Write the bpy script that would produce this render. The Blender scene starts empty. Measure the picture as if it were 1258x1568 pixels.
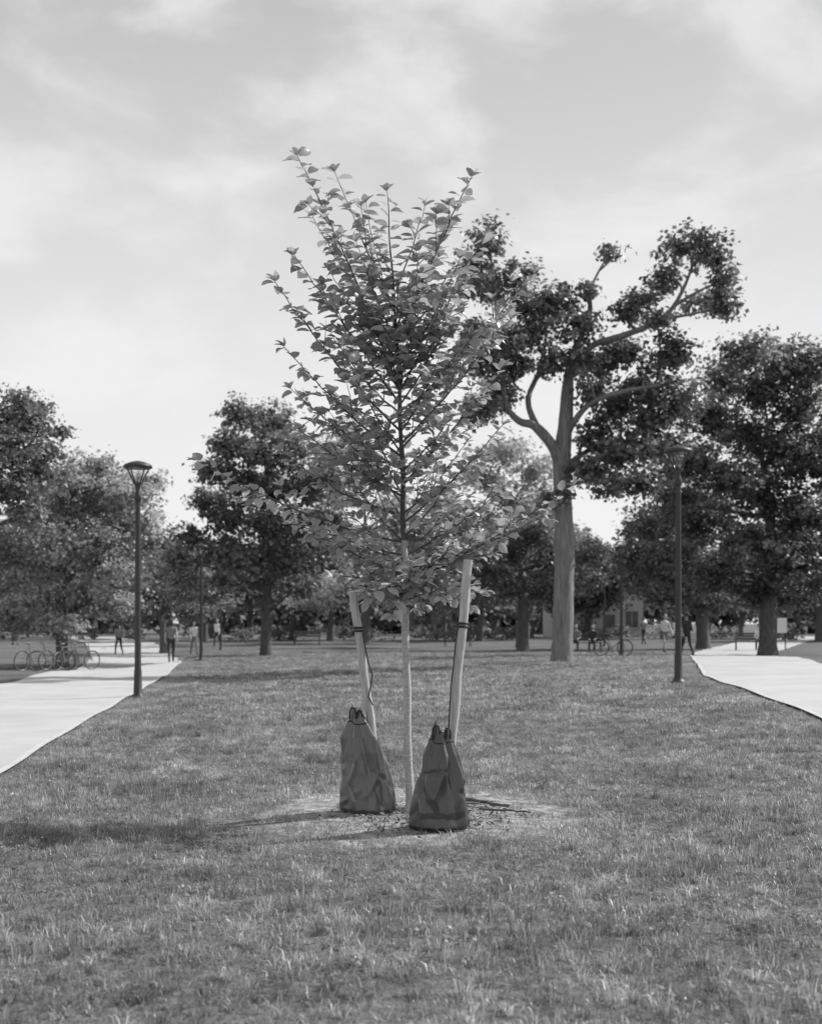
import bpy, math, random
import numpy as np
from mathutils import Vector, Matrix, noise
random.seed(7)
rng = np.random.default_rng(7)
scene = bpy.context.scene
CAM_H = 1.38
F = 1875.0

def W(px, py, d):
    """survey helper: photo measurement at a known distance -> world metres"""
    return Vector(((px-629.0)/F*d, d, CAM_H-(py-955.0)/F*d))

# ------------------------------------------------------------------ terrain
def sstep(a, b, x):
    t = np.clip((x-a)/(b-a), 0, 1)
    return t*t*(3-2*t)
def terrain(x, y):
    x = np.asarray(x, float); y = np.asarray(y, float)
    cross = np.clip((x+5)/10.0, 0, 1.3)
    z = 0.30*cross*sstep(11, 21, y)*(1-sstep(34, 52, y))
    z = z-0.32*sstep(8.2, 10.5, -x)*sstep(33, 46, y)*(1-sstep(60, 85, y))
    z = z+0.02*np.sin(x*0.9+1.3)*np.sin(y*0.7)+0.012*np.sin(x*2.1+y*1.7)
    return z
def T(x, y): return float(terrain(x, y))

# ------------------------------------------------------------------ materials
def newmat(name):
    m = bpy.data.materials.new(name); m.use_nodes = True
    nt = m.node_tree; nt.nodes.clear()
    out = nt.nodes.new("ShaderNodeOutputMaterial")
    return m, nt, out
def g3(v): return (v, v, v, 1)
def noise_node(nt, scale, detail=4, coord="Object", rough=0.6, stretch=None):
    tc = nt.nodes.new("ShaderNodeTexCoord")
    n = nt.nodes.new("ShaderNodeTexNoise")
    n.inputs["Scale"].default_value = scale
    n.inputs["Detail"].default_value = detail
    n.inputs["Roughness"].default_value = rough
    if stretch:
        mp = nt.nodes.new("ShaderNodeMapping"); mp.inputs["Scale"].default_value = stretch
        nt.links.new(tc.outputs[coord], mp.inputs["Vector"])
        nt.links.new(mp.outputs["Vector"], n.inputs["Vector"])
    else:
        nt.links.new(tc.outputs[coord], n.inputs["Vector"])
    return n
def ramp(nt, src, p0, v0, p1, v1):
    r = nt.nodes.new("ShaderNodeMapRange")
    r.inputs["From Min"].default_value = p0; r.inputs["From Max"].default_value = p1
    r.inputs["To Min"].default_value = v0; r.inputs["To Max"].default_value = v1
    nt.links.new(src, r.inputs["Value"])
    return r.outputs["Result"]
def math_n(nt, op, a, b):
    n = nt.nodes.new("ShaderNodeMath"); n.operation = op
    for i, v in enumerate((a, b)):
        if isinstance(v, (int, float)): n.inputs[i].default_value = v
        else: nt.links.new(v, n.inputs[i])
    return n.outputs[0]
def mat_noise(name, lo, hi, scale=8, rough=0.7, bump=0.0, bscale=None, stretch=None, metallic=0.0, spec=0.5, bdist=0.02, coat=0.0):
    m, nt, out = newmat(name)
    p = nt.nodes.new("ShaderNodeBsdfPrincipled")
    n = noise_node(nt, scale, 6, stretch=stretch)
    nt.links.new(ramp(nt, n.outputs["Fac"], 0.3, lo, 0.7, hi), p.inputs["Base Color"])
    p.inputs["Roughness"].default_value = rough
    p.inputs["Metallic"].default_value = metallic
    p.inputs["Specular IOR Level"].default_value = spec
    if coat:
        p.inputs["Coat Weight"].default_value = coat; p.inputs["Coat Roughness"].default_value = 0.25
    if bump:
        b = nt.nodes.new("ShaderNodeBump"); b.inputs["Strength"].default_value = bump
        b.inputs["Distance"].default_value = bdist
        n2 = noise_node(nt, bscale or scale*2, 8, stretch=stretch)
        nt.links.new(n2.outputs["Fac"], b.inputs["Height"])
        nt.links.new(b.outputs["Normal"], p.inputs["Normal"])
    nt.links.new(p.outputs[0], out.inputs[0])
    return m
def mat_leaf(name, base, trans=0.35, rough=0.45, tgain=1.3, clump=0.35, cscale=0.7, spec=0.4, fine=None):
    m, nt, out = newmat(name)
    at = nt.nodes.new("ShaderNodeAttribute"); at.attribute_name = "shade"
    geo = nt.nodes.new("ShaderNodeNewGeometry")
    n = nt.nodes.new("ShaderNodeTexNoise"); n.inputs["Scale"].default_value = cscale; n.inputs["Detail"].default_value = 4
    nt.links.new(geo.outputs["Position"], n.inputs["Vector"])
    cl = ramp(nt, n.outputs["Fac"], 0.3, 1-clump, 0.7, 1+clump)
    if fine:
        n2 = nt.nodes.new("ShaderNodeTexNoise"); n2.inputs["Scale"].default_value = fine; n2.inputs["Detail"].default_value = 3
        nt.links.new(geo.outputs["Position"], n2.inputs["Vector"])
        cl = math_n(nt, "MULTIPLY", cl, ramp(nt, n2.outputs["Fac"], 0.3, 0.62, 0.7, 1.38))
    v = math_n(nt, "MULTIPLY", at.outputs["Fac"], cl)
    v1 = math_n(nt, "MULTIPLY", v, base)
    v2 = math_n(nt, "MULTIPLY", v, base*tgain)
    p = nt.nodes.new("ShaderNodeBsdfPrincipled")
    p.inputs["Roughness"].default_value = rough
    p.inputs["Specular IOR Level"].default_value = spec
    nt.links.new(v1, p.inputs["Base Color"])
    t = nt.nodes.new("ShaderNodeBsdfTranslucent"); nt.links.new(v2, t.inputs["Color"])
    mx = nt.nodes.new("ShaderNodeMixShader"); mx.inputs[0].default_value = trans
    nt.links.new(p.outputs[0], mx.inputs[1]); nt.links.new(t.outputs[0], mx.inputs[2])
    nt.links.new(mx.outputs[0], out.inputs[0])
    return m

M_bark = mat_noise("bark", 0.06, 0.17, 5, 0.9, 1.0, 9, (4, 4, 0.6), bdist=0.06)
M_bark_light = mat_noise("bark_light", 0.15, 0.40, 4, 0.9, 1.0, 7, (5, 5, 0.5), bdist=0.12)
M_sapbark = mat_noise("sapling_bark", 0.28, 0.52, 30, 0.75, 0.6, 60, (1, 1, 2.5), bdist=0.006)
M_twig = mat_noise("twig_bark", 0.06, 0.13, 30, 0.8)
M_wood = mat_noise("stake_wood", 0.30, 0.58, 14, 0.75, 0.6, 40, (5, 5, 0.35), bdist=0.008)
M_black = mat_noise("black_painted_metal", 0.02, 0.04, 20, 0.5)
M_strap = mat_noise("black_strap", 0.012, 0.03, 60, 0.6)
M_conc = mat_noise("path_concrete", 0.38, 0.48, 0.8, 0.85, 0.3, 60, bdist=0.005)
M_edge = mat_noise("granite_edging", 0.42, 0.54, 6, 0.8, 0.3, 60, bdist=0.005)
M_chip = mat_noise("bark_mulch", 0.05, 0.24, 14, 0.9)
M_skin = mat_noise("skin", 0.38, 0.44, 6, 0.6)
M_hair = mat_noise("hair", 0.02, 0.05, 40, 0.6)
M_white = mat_noise("white_cotton", 0.70, 0.8, 10, 0.85)
M_greycl = mat_noise("grey_cloth", 0.16, 0.22, 10, 0.85)
M_darkcl = mat_noise("dark_cloth", 0.025, 0.05, 10, 0.85)
M_shoe = mat_noise("shoe", 0.04, 0.08, 10, 0.6)
M_tyre = mat_noise("rubber", 0.03, 0.05, 10, 0.8)
M_metal = mat_noise("bright_metal", 0.3, 0.4, 10, 0.45, metallic=0.8)
M_winglass = mat_noise("window_glass", 0.03, 0.06, 3, 0.12)
M_wall = mat_noise("painted_wall", 0.40, 0.50, 2, 0.85)
M_brick = mat_noise("brick_wall", 0.18, 0.26, 4, 0.9)
M_roof = mat_noise("roof", 0.08, 0.12, 4, 0.9)
M_bagL = mat_noise("bag_vinyl", 0.055, 0.070, 3, 0.30, 0.15, 120, bdist=0.0008, spec=1.0, coat=0.25)
M_bagR = mat_noise("bag_vinyl_dark", 0.022, 0.030, 3, 0.32, 0.15, 120, bdist=0.0008, spec=0.9, coat=0.2)

m, nt, out = newmat("lamp_glass")
tr = nt.nodes.new("ShaderNodeBsdfTransparent"); tr.inputs[0].default_value = g3(0.93)
gl = nt.nodes.new("ShaderNodeBsdfGlossy"); gl.inputs["Roughness"].default_value = 0.2
mx = nt.nodes.new("ShaderNodeMixShader"); mx.inputs[0].default_value = 0.08
nt.links.new(tr.outputs[0], mx.inputs[1]); nt.links.new(gl.outputs[0], mx.inputs[2]); nt.links.new(mx.outputs[0], out.inputs[0])
M_glass = m

# ------------------------------------------------------------------ mesh helpers
class MB:
    def __init__(s): s.v = []; s.f = []; s.m = []; s.sm = []
    def add(s, vs, fs, mi=0, smooth=True):
        o = len(s.v); s.v.extend([tuple(v) for v in vs])
        for f in fs:
            s.f.append(tuple(i+o for i in f)); s.m.append(mi); s.sm.append(smooth)
    def tube(s, pts, rad, sides=8, mi=0, cap=True):
        pts = [Vector(p) for p in pts]
        if isinstance(rad, (int, float)): rad = [rad]*len(pts)
        n = len(pts); vs = []; prev = None
        for i in range(n):
            t = (pts[min(i+1, n-1)]-pts[max(i-1, 0)])
            t = t.normalized() if t.length > 1e-9 else Vector((0, 0, 1))
            if prev is None:
                ref = Vector((0, 0, 1)) if abs(t.z) < 0.9 else Vector((1, 0, 0))
                a = t.cross(ref).normalized()
            else:
                a = (prev-t*prev.dot(t))
                a = a.normalized() if a.length > 1e-6 else t.orthogonal().normalized()
            prev = a; b = t.cross(a)
            for k in range(sides):
                th = 2*math.pi*k/sides
                vs.append(pts[i]+(a*math.cos(th)+b*math.sin(th))*rad[i])
        fs = []
        for i in range(n-1):
            for k in range(sides):
                k2 = (k+1) % sides
                fs.append((i*sides+k, i*sides+k2, (i+1)*sides+k2, (i+1)*sides+k))
        s.add(vs, fs, mi)
        if cap:
            s.add(vs[:sides], [tuple(range(sides))[::-1]], mi, False)
            s.add(vs[-sides:], [tuple(range(sides))], mi, False)
    def lathe(s, prof, c=(0, 0, 0), sides=20, mi=0, smooth=True):
        vs = []; fs = []
        for r, z in prof:
            for k in range(sides):
                th = 2*math.pi*k/sides
                vs.append((c[0]+r*math.cos(th), c[1]+r*math.sin(th), c[2]+z))
        for i in range(len(prof)-1):
            for k in range(sides):
                k2 = (k+1) % sides
                fs.append((i*sides+k, i*sides+k2, (i+1)*sides+k2, (i+1)*sides+k))
        s.add(vs, fs, mi, smooth)
    def box(s, c, size, mi=0, rot=0.0):
        cx, cy, cz = c; sx, sy, sz = [q/2 for q in size]
        cr, sr = math.cos(rot), math.sin(rot)
        vs = []
        for dz in (-sz, sz):
            for dx, dy in ((-sx, -sy), (sx, -sy), (sx, sy), (-sx, sy)):
                vs.append((cx+dx*cr-dy*sr, cy+dx*sr+dy*cr, cz+dz))
        s.add(vs, [(0, 3, 2, 1), (4, 5, 6, 7), (0, 1, 5, 4), (1, 2, 6, 5), (2, 3, 7, 6), (3, 0, 4, 7)], mi, False)
    def ball(s, c, r, mi=0, nu=12, nv=8):
        rx, ry, rz = r if isinstance(r, (tuple, list)) else (r, r, r)
        vs = []; fs = []
        for j in range(nv+1):
            ph = math.pi*j/nv
            rr = max(math.sin(ph), 0.01)
            for k in range(nu):
                th = 2*math.pi*k/nu
                vs.append((c[0]+rx*rr*math.cos(th), c[1]+ry*rr*math.sin(th), c[2]+rz*math.cos(ph)))
        for j in range(nv):
            for k in range(nu):
                k2 = (k+1) % nu
                fs.append((j*nu+k, (j+1)*nu+k, (j+1)*nu+k2, j*nu+k2))
        s.add(vs, fs, mi)
    def obj(s, name, mats, parent=None, loc=None, rotz=0.0, bevel=0.0):
        me = bpy.data.meshes.new(name); me.from_pydata(s.v, [], s.f)
        for mt in mats: me.materials.append(mt)
        me.polygons.foreach_set("material_index", s.m)
        me.polygons.foreach_set("use_smooth", s.sm)
        me.update()
        o = bpy.data.objects.new(name, me); scene.collection.objects.link(o)
        if loc is not None: o.location = loc
        o.rotation_euler[2] = rotz
        if parent: o.parent = parent
        if bevel:
            b = o.modifiers.new("bevel", "BEVEL"); b.width = bevel; b.segments = 2; b.limit_method = 'ANGLE'
        return o
def empty(name, loc=(0, 0, 0), rotz=0.0):
    o = bpy.data.objects.new(name, None); scene.collection.objects.link(o)
    o.location = loc; o.rotation_euler[2] = rotz; o.empty_display_size = 0.3
    return o
def quad_mesh(name, V, Q, shade, mat, smooth=False):
    me = bpy.data.meshes.new(name)
    me.vertices.add(len(V)); me.vertices.foreach_set("co", V.astype(np.float32).ravel())
    me.loops.add(len(Q)*4); me.loops.foreach_set("vertex_index", Q.astype(np.int32).ravel())
    me.polygons.add(len(Q)); me.polygons.foreach_set("loop_start", np.arange(0, len(Q)*4, 4, dtype=np.int32))
    me.update(calc_edges=True)
    if smooth: me.polygons.foreach_set("use_smooth", np.ones(len(Q), dtype=bool))
    a = me.attributes.new("shade", 'FLOAT', 'FACE'); a.data.foreach_set("value", shade.astype(np.float32))
    me.materials.append(mat)
    return me
def link(name, me, parent=None):
    o = bpy.data.objects.new(name, me); scene.collection.objects.link(o)
    if parent: o.parent = parent
    return o
def nrm(a): return a/np.maximum(np.linalg.norm(a, axis=-1, keepdims=True), 1e-9)
def bez(a, b, c, n):
    out = []
    for i in range(n+1):
        t = i/n
        out.append(a*(1-t)**2+b*2*t*(1-t)+c*t*t)
    return out

# ------------------------------------------------------------------ ground
def axis(lo, hi, step, far_lo, far_hi):
    a = list(np.arange(lo, hi+1e-6, step)); s = step*2
    x = hi
    while x < far_hi: x += s; s *= 1.5; a.append(x)
    x = lo; s = step*2; b = []
    while x > far_lo: x -= s; s *= 1.5; b.append(x)
    return np.array(b[::-1]+a)
xs = axis(-18, 18, 0.4, -2500, 2500); ys = axis(-2, 62, 0.4, -200, 3000)
X, Y = np.meshgrid(xs, ys); Z = terrain(X, Y)
V = np.stack([X, Y, Z], -1).reshape(-1, 3)
nx, ny = len(xs), len(ys)
I = np.arange(nx*ny).reshape(ny, nx)
Q = np.stack([I[:-1, :-1], I[:-1, 1:], I[1:, 1:], I[1:, :-1]], -1).reshape(-1, 4)
DC = (0.05, 8.95); DR = (1.0, 1.15)
m, nt, out = newmat("lawn_ground")
geo = nt.nodes.new("ShaderNodeNewGeometry")
def pn(scale, detail=5):
    n = nt.nodes.new("ShaderNodeTexNoise"); n.inputs["Scale"].default_value = scale; n.inputs["Detail"].default_value = detail
    nt.links.new(geo.outputs["Position"], n.inputs["Vector"]); return n.outputs["Fac"]
big = ramp(nt, pn(0.45), 0.3, 0.75, 0.7, 1.25)
fine = ramp(nt, pn(14, 8), 0.3, 0.6, 0.7, 1.4)
gcol = math_n(nt, "MULTIPLY", math_n(nt, "MULTIPLY", big, fine), 0.14)
dcol = ramp(nt, pn(9, 9), 0.32, 0.14, 0.68, 0.42)
sep = nt.nodes.new("ShaderNodeSeparateXYZ"); nt.links.new(geo.outputs["Position"], sep.inputs[0])
ax = math_n(nt, "DIVIDE", math_n(nt, "SUBTRACT", sep.outputs[0], DC[0]), DR[0])
ay = math_n(nt, "DIVIDE", math_n(nt, "SUBTRACT", sep.outputs[1], DC[1]), DR[1])
r2 = math_n(nt, "ADD", math_n(nt, "MULTIPLY", ax, ax), math_n(nt, "MULTIPLY", ay, ay))
r2 = math_n(nt, "ADD", r2, ramp(nt, pn(2.5), 0.2, -0.6, 0.8, 0.6))
mask = ramp(nt, r2, 1.0, 1.0, 1.4, 0.0)
mxc = nt.nodes.new("ShaderNodeMix"); mxc.data_type = 'FLOAT'
nt.links.new(mask, mxc.inputs[0]); nt.links.new(gcol, mxc.inputs[2]); nt.links.new(dcol, mxc.inputs[3])
p = nt.nodes.new("ShaderNodeBsdfPrincipled"); p.inputs["Roughness"].default_value = 0.95
p.inputs["Specular IOR Level"].default_value = 0.1
nt.links.new(mxc.outputs[0], p.inputs["Base Color"])
b = nt.nodes.new("ShaderNodeBump"); b.inputs["Strength"].default_value = 1.0; b.inputs["Distance"].default_value = 0.03
nt.links.new(pn(30, 8), b.inputs["Height"]); nt.links.new(b.outputs["Normal"], p.inputs["Normal"])
nt.links.new(p.outputs[0], out.inputs[0])
link("ground", quad_mesh("ground", V, Q, np.ones(len(Q)), m, True))

# ------------------------------------------------------------------ paths
def interp(tab, y):
    return np.interp(y, [t[0] for t in tab], [t[1] for t in tab])
L_in = [(-5, -2.6), (5, -3.2), (12.3, -3.92), (22.5, -5.25), (31, -6.3), (43, -8.1), (60, -11.5), (90, -19), (130, -32)]
L_out = [(-5, -6.8), (5, -7.1), (12.3, -7.6), (22.5, -8.7), (29, -9.4), (39, -10.9), (60, -15.6), (90, -24), (130, -38)]
R_in = [(-5, 4.9), (5, 5.0), (16, 5.3), (20.5, 5.45), (24, 5.8), (39, 8.9), (60, 14), (90, 24), (130, 40)]
R_out = [(-5, 8.7), (5, 8.8), (16, 9.0), (22, 9.1), (29, 9.9), (40, 12.0), (60, 18), (90, 29), (130, 46)]
def strip(name, fa, fb, y0, y1, dz, mat, n=6):
    yy = np.arange(y0, y1, 0.4)
    V = []; 
    for y in yy:
        a = fa(y); b2 = fb(y)
        for k in range(n+1):
            x = a+(b2-a)*k/n; V.append((x, y, T(x, y)+dz))
    V = np.array(V); I = np.arange(len(V)).reshape(len(yy), n+1)
    Q = np.stack([I[:-1, :-1], I[:-1, 1:], I[1:, 1:], I[1:, :-1]], -1).reshape(-1, 4)
    return link(name, quad_mesh(name, V, Q, np.ones(len(Q)), mat, True))
strip("path", lambda y: interp(L_out, y), lambda y: interp(L_in, y), -4, 128, 0.022, M_conc, 10)
strip("path", lambda y: interp(R_in, y), lambda y: interp(R_out, y), -4, 128, 0.022, M_conc, 10)
strip("path_edging", lambda y: interp(L_in, y)-0.03, lambda y: interp(L_in, y)+0.05, -4, 60, 0.034, M_edge, 1)
strip("path_edging", lambda y: interp(R_in, y)-0.05, lambda y: interp(R_in, y)+0.03, -4, 60, 0.034, M_edge, 1)

# ------------------------------------------------------------------ grass
M_grass = mat_leaf("grass_blades", 0.30, 0.36, 0.40, 1.4, 0.34, 0.7, 0.45, fine=3.2)
gcoll = bpy.data.collections.new("grass_clumps")
def grass_tile(i, size, nb, h, w, weeds, ntuft, round_=False):
    hs = size/2*1.08
    tc_ = (rng.random((ntuft, 2))*2-1)*hs
    tr_ = (0.35+0.65*rng.random(ntuft))*(0.055 if size < .8 else .09)
    th_ = 0.65+0.95*rng.random(ntuft)**1.8; ts_ = 0.6+0.8*rng.random(ntuft)
    k = rng.integers(0, ntuft, nb); isT = rng.random(nb) < 0.62
    xy = np.where(isT[:, None], tc_[k]+rng.normal(0, 1, (nb, 2))*tr_[k][:, None]*.7, (rng.random((nb, 2))*2-1)*hs)
    if round_:
        r = size*np.sqrt(rng.random(nb)); th = rng.random(nb)*2*np.pi; xy = np.stack([r*np.cos(th), r*np.sin(th)], -1)
    base = np.concatenate([xy, np.full((nb, 1), -0.012)], 1)
    a = rng.random(nb)*2*np.pi
    side = np.stack([np.cos(a), np.sin(a), np.zeros(nb)], -1)
    ld = np.concatenate([(xy-tc_[k])*isT[:, None]*18+rng.normal(0, .7, (nb, 2)), np.zeros((nb, 1))], 1); ld = nrm(ld)
    H = (h*(0.5+0.7*rng.random(nb))*np.where(isT, th_[k], .7))[:, None]
    la = (0.12+0.95*rng.random(nb)**1.2)[:, None]
    up = np.array([0, 0, 1.0])
    Wd = (w*(0.7+0.6*rng.random(nb)))[:, None]
    p1 = base+up*H*0.55+ld*H*la*0.3
    p2 = base+up*H*(1-0.5*la)+ld*H*la
    V = np.stack([base-side*Wd/2, base+side*Wd/2, p1+side*Wd*0.45, p1-side*Wd*0.45, p2+side*Wd*0.1, p2-side*Wd*0.1], 1)
    o = np.arange(nb)[:, None]*6
    Q = np.concatenate([o+np.array([[0, 1, 2, 3]]), o+np.array([[3, 2, 4, 5]])], 0)
    sh = (0.55+0.8*rng.random(nb))*np.where(isT, ts_[k], .85); sh = np.where(rng.random(nb) < 0.08, np.minimum(sh*2.0, 2.1), sh)
    V = V.reshape(-1, 3); S = np.concatenate([sh, sh])
    if weeds:
        nw = weeds
        wc = (rng.random((4, 2))*2-1)*hs
        xy = wc[rng.integers(0, 4, nw)]+rng.normal(0, .05, (nw, 2))
        c = np.concatenate([xy, (h*0.3+h*0.4*rng.random(nw))[:, None]], 1)
        n = nrm(np.array([0, 0, 1.0])+rng.normal(0, 0.4, (nw, 3)))
        ax_ = nrm(np.cross(n, rng.normal(0, 1, (nw, 3)))); bx = np.cross(n, ax_)
        s = (0.006+0.008*rng.random(nw))[:, None]
        V2 = np.stack([c+ax_*s, c+bx*s*0.7, c-ax_*s, c-bx*s*0.7], 1).reshape(-1, 3)
        Q2 = np.arange(nw*4).reshape(nw, 4)+len(V)
        V = np.concatenate([V, V2]); Q = np.concatenate([Q, Q2]); S = np.concatenate([S, 0.6+0.4*rng.random(nw)])
    me = quad_mesh("grass_clump", V, Q, S, M_grass)
    ob = bpy.data.objects.new("grass_clump_%02d" % i, me); gcoll.objects.link(ob)
for i in range(7): grass_tile(i, 0.5, 1100, 0.066, 0.0046, (0, 120, 40)[i % 3], 28)
for i in range(7, 11): grass_tile(i, 1.0, 1400, 0.066, 0.0095, 40, 55)
for i in range(11, 14): grass_tile(i, 0.12, 80, 0.055, 0.0045, 0, 3, True)
def in_lawn(x, y, mg=0.0):
    return (x > interp(L_in, y)+0.06+mg) & (x < interp(R_in, y)-0.06-mg)
def dirt_r2(x, y):
    wob = 0.3*np.sin(x*5+1)*np.sin(y*4.3)+0.22*np.sin(x*9+y*7)
    return ((x-DC[0])/DR[0])**2+((y-DC[1])/DR[1])**2+wob
def scatter_pts():
    P = []; IDX = []; SC = []; RO = []
    def emit(x, y, idx, s, rot):
        P.append(np.stack([x, y, terrain(x, y)], -1)); IDX.append(idx); RO.append(rot)
        SC.append(np.stack([x*0+1.0, x*0+1.0, s], -1))
    def patch(x, y): return 1.0+0.28*np.sin(x*1.3+2*np.sin(y*.8))*np.sin(y*1.9+x*.6)+0.14*np.sin(x*3.1-y*2.2)
    def grid(y0, y1, st, lo, hi):
        gx, gy = np.meshgrid(np.arange(-24, 24, st)+st/2, np.arange(y0, y1, st)+st/2); x = gx.ravel(); y = gy.ravel()
        k = (np.abs(x) < y*0.36+1.5); x = x[k]; y = y[k]; h = st/2
        inside = np.ones(len(x), bool); some = np.zeros(len(x), bool)
        for dx in (-h, 0, h):
            for dy in (-h, 0, h):
                a = in_lawn(x+dx, y+dy); b2 = (dirt_r2(x+dx, y+dy) > 1.25)
                inside &= a & b2; some |= a
        xi, yi = x[inside], y[inside]; n = len(xi)
        emit(xi, yi, rng.integers(lo, hi, n), patch(xi, yi)*(.92+.16*rng.random(n)), rng.integers(0, 4, n)*math.pi/2)
        bx, by = x[some & ~inside], y[some & ~inside]
        m_ = max(1, int(st*st*55))
        qx = np.repeat(bx, m_)+(rng.random(len(bx)*m_)-.5)*st; qy = np.repeat(by, m_)+(rng.random(len(by)*m_)-.5)*st
        r_ = dirt_r2(qx, qy)
        k = in_lawn(qx, qy, .03) & (rng.random(len(qx)) < np.clip((r_-.60)*1.5, 0.02, 1))
        qx, qy, r_ = qx[k], qy[k], r_[k]
        emit(qx, qy, rng.integers(11, 14, len(qx)), np.clip(.45+.45*r_, .5, 1.0)*(.8+.4*rng.random(len(qx))), rng.random(len(qx))*6.283)
    grid(2.5, 16.5, 0.5, 0, 7)
    grid(16.5, 58.5, 1.0, 7, 11)
    return np.concatenate(P), np.concatenate(IDX), np.concatenate(SC), np.concatenate(RO)
P, IDX, SC, RO = scatter_pts()
me = bpy.data.meshes.new("grass"); me.vertices.add(len(P)); me.vertices.foreach_set("co", P.astype(np.float32).ravel())
a = me.attributes.new("idx", 'INT', 'POINT'); a.data.foreach_set("value", IDX.astype(np.int32))
a = me.attributes.new("scl", 'FLOAT_VECTOR', 'POINT'); a.data.foreach_set("vector", SC.astype(np.float32).ravel())
R = np.zeros((len(P), 3)); R[:, 2] = RO
a = me.attributes.new("rot", 'FLOAT_VECTOR', 'POINT'); a.data.foreach_set("vector", R.astype(np.float32).ravel())
me.materials.append(M_grass)
go = link("grass", me)
ng = bpy.data.node_groups.new("grass_scatter", "GeometryNodeTree")
ng.interface.new_socket("Geometry", in_out='INPUT', socket_type='NodeSocketGeometry')
ng.interface.new_socket("Geometry", in_out='OUTPUT', socket_type='NodeSocketGeometry')
gi = ng.nodes.new("NodeGroupInput"); gout = ng.nodes.new("NodeGroupOutput")
ci = ng.nodes.new("GeometryNodeCollectionInfo"); ci.inputs["Collection"].default_value = gcoll
ci.inputs["Separate Children"].default_value = True; ci.inputs["Reset Children"].default_value = True
iop = ng.nodes.new("GeometryNodeInstanceOnPoints"); iop.inputs["Pick Instance"].default_value = True
def na(name, dt):
    n = ng.nodes.new("GeometryNodeInputNamedAttribute"); n.data_type = dt; n.inputs["Name"].default_value = name
    return [o for o in n.outputs if o.enabled and o.name == "Attribute"][0]
ng.links.new(gi.outputs[0], iop.inputs["Points"]); ng.links.new(ci.outputs[0], iop.inputs["Instance"])
ng.links.new(na("idx", 'INT'), iop.inputs["Instance Index"])
ng.links.new(na("rot", 'FLOAT_VECTOR'), iop.inputs["Rotation"])
ng.links.new(na("scl", 'FLOAT_VECTOR'), iop.inputs["Scale"])
ng.links.new(iop.outputs[0], gout.inputs[0])
md = go.modifiers.new("scatter", "NODES"); md.node_group = ng

# ------------------------------------------------------------------ background tree generator
def leaf_cards(C, OUT, size, aspect=0.75):
    N = len(C)
    n = nrm(OUT*0.55+np.array([0, 0, 0.6])+rng.normal(0, 0.5, (N, 3)))
    a = nrm(np.cross(n, rng.normal(0, 1, (N, 3)))); b = np.cross(n, a)
    s = (size*(0.65+0.7*rng.random(N)))[:, None]
    V = np.stack([C+a*s*0.5, C+b*s*0.5*aspect+n*s*0.12, C-a*s*0.5, C-b*s*0.5*aspect+n*s*0.12], 1).reshape(-1, 3)
    return V, np.arange(N*4).reshape(N, 4)
def foliage_from_clumps(clumps, leaf=0.16, blob=0.34, bd=3.4, lpb=18):
    CC = []; OO = []; SH = []; blobs = []
    for c, r in clumps:
        c = np.array(c); r = np.array(r)
        area = 4*np.pi*((r[0]*r[1]+r[0]*r[2]+r[1]*r[2])/3)
        nb = max(6, int(area*bd))
        d = nrm(rng.normal(0, 1, (nb, 3)))
        lump = 1+0.30*np.sin(d[:, 0]*5+c[0]*3)*np.cos(d[:, 2]*4.5+c[2]*2)+0.18*rng.normal(0, 1, nb)
        rad = rng.random(nb)**0.42
        bc = c+d*r*(rad*lump)[:, None]
        blobs.append((c, bc))
        bs = blob*(0.55+0.9*rng.random(nb))
        k = np.maximum(4, (lpb*(0.5+rng.random(nb))).astype(int))
        rep = np.repeat(np.arange(nb), k)
        off = rng.normal(0, 1, (len(rep), 3))*np.array([1, 1, 0.55])*0.5*bs[rep][:, None]
        CC.append(bc[rep]+off); OO.append(nrm(d[rep]+off*0.8))
        sb = 0.6+0.8*rng.random(nb)
        SH.append(sb[rep]*(0.7+0.6*rng.random(len(rep))))
    C = np.concatenate(CC); O = np.concatenate(OO); S = np.concatenate(SH)
    V, Q = leaf_cards(C, O, leaf)
    return V, Q, S, blobs
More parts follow.
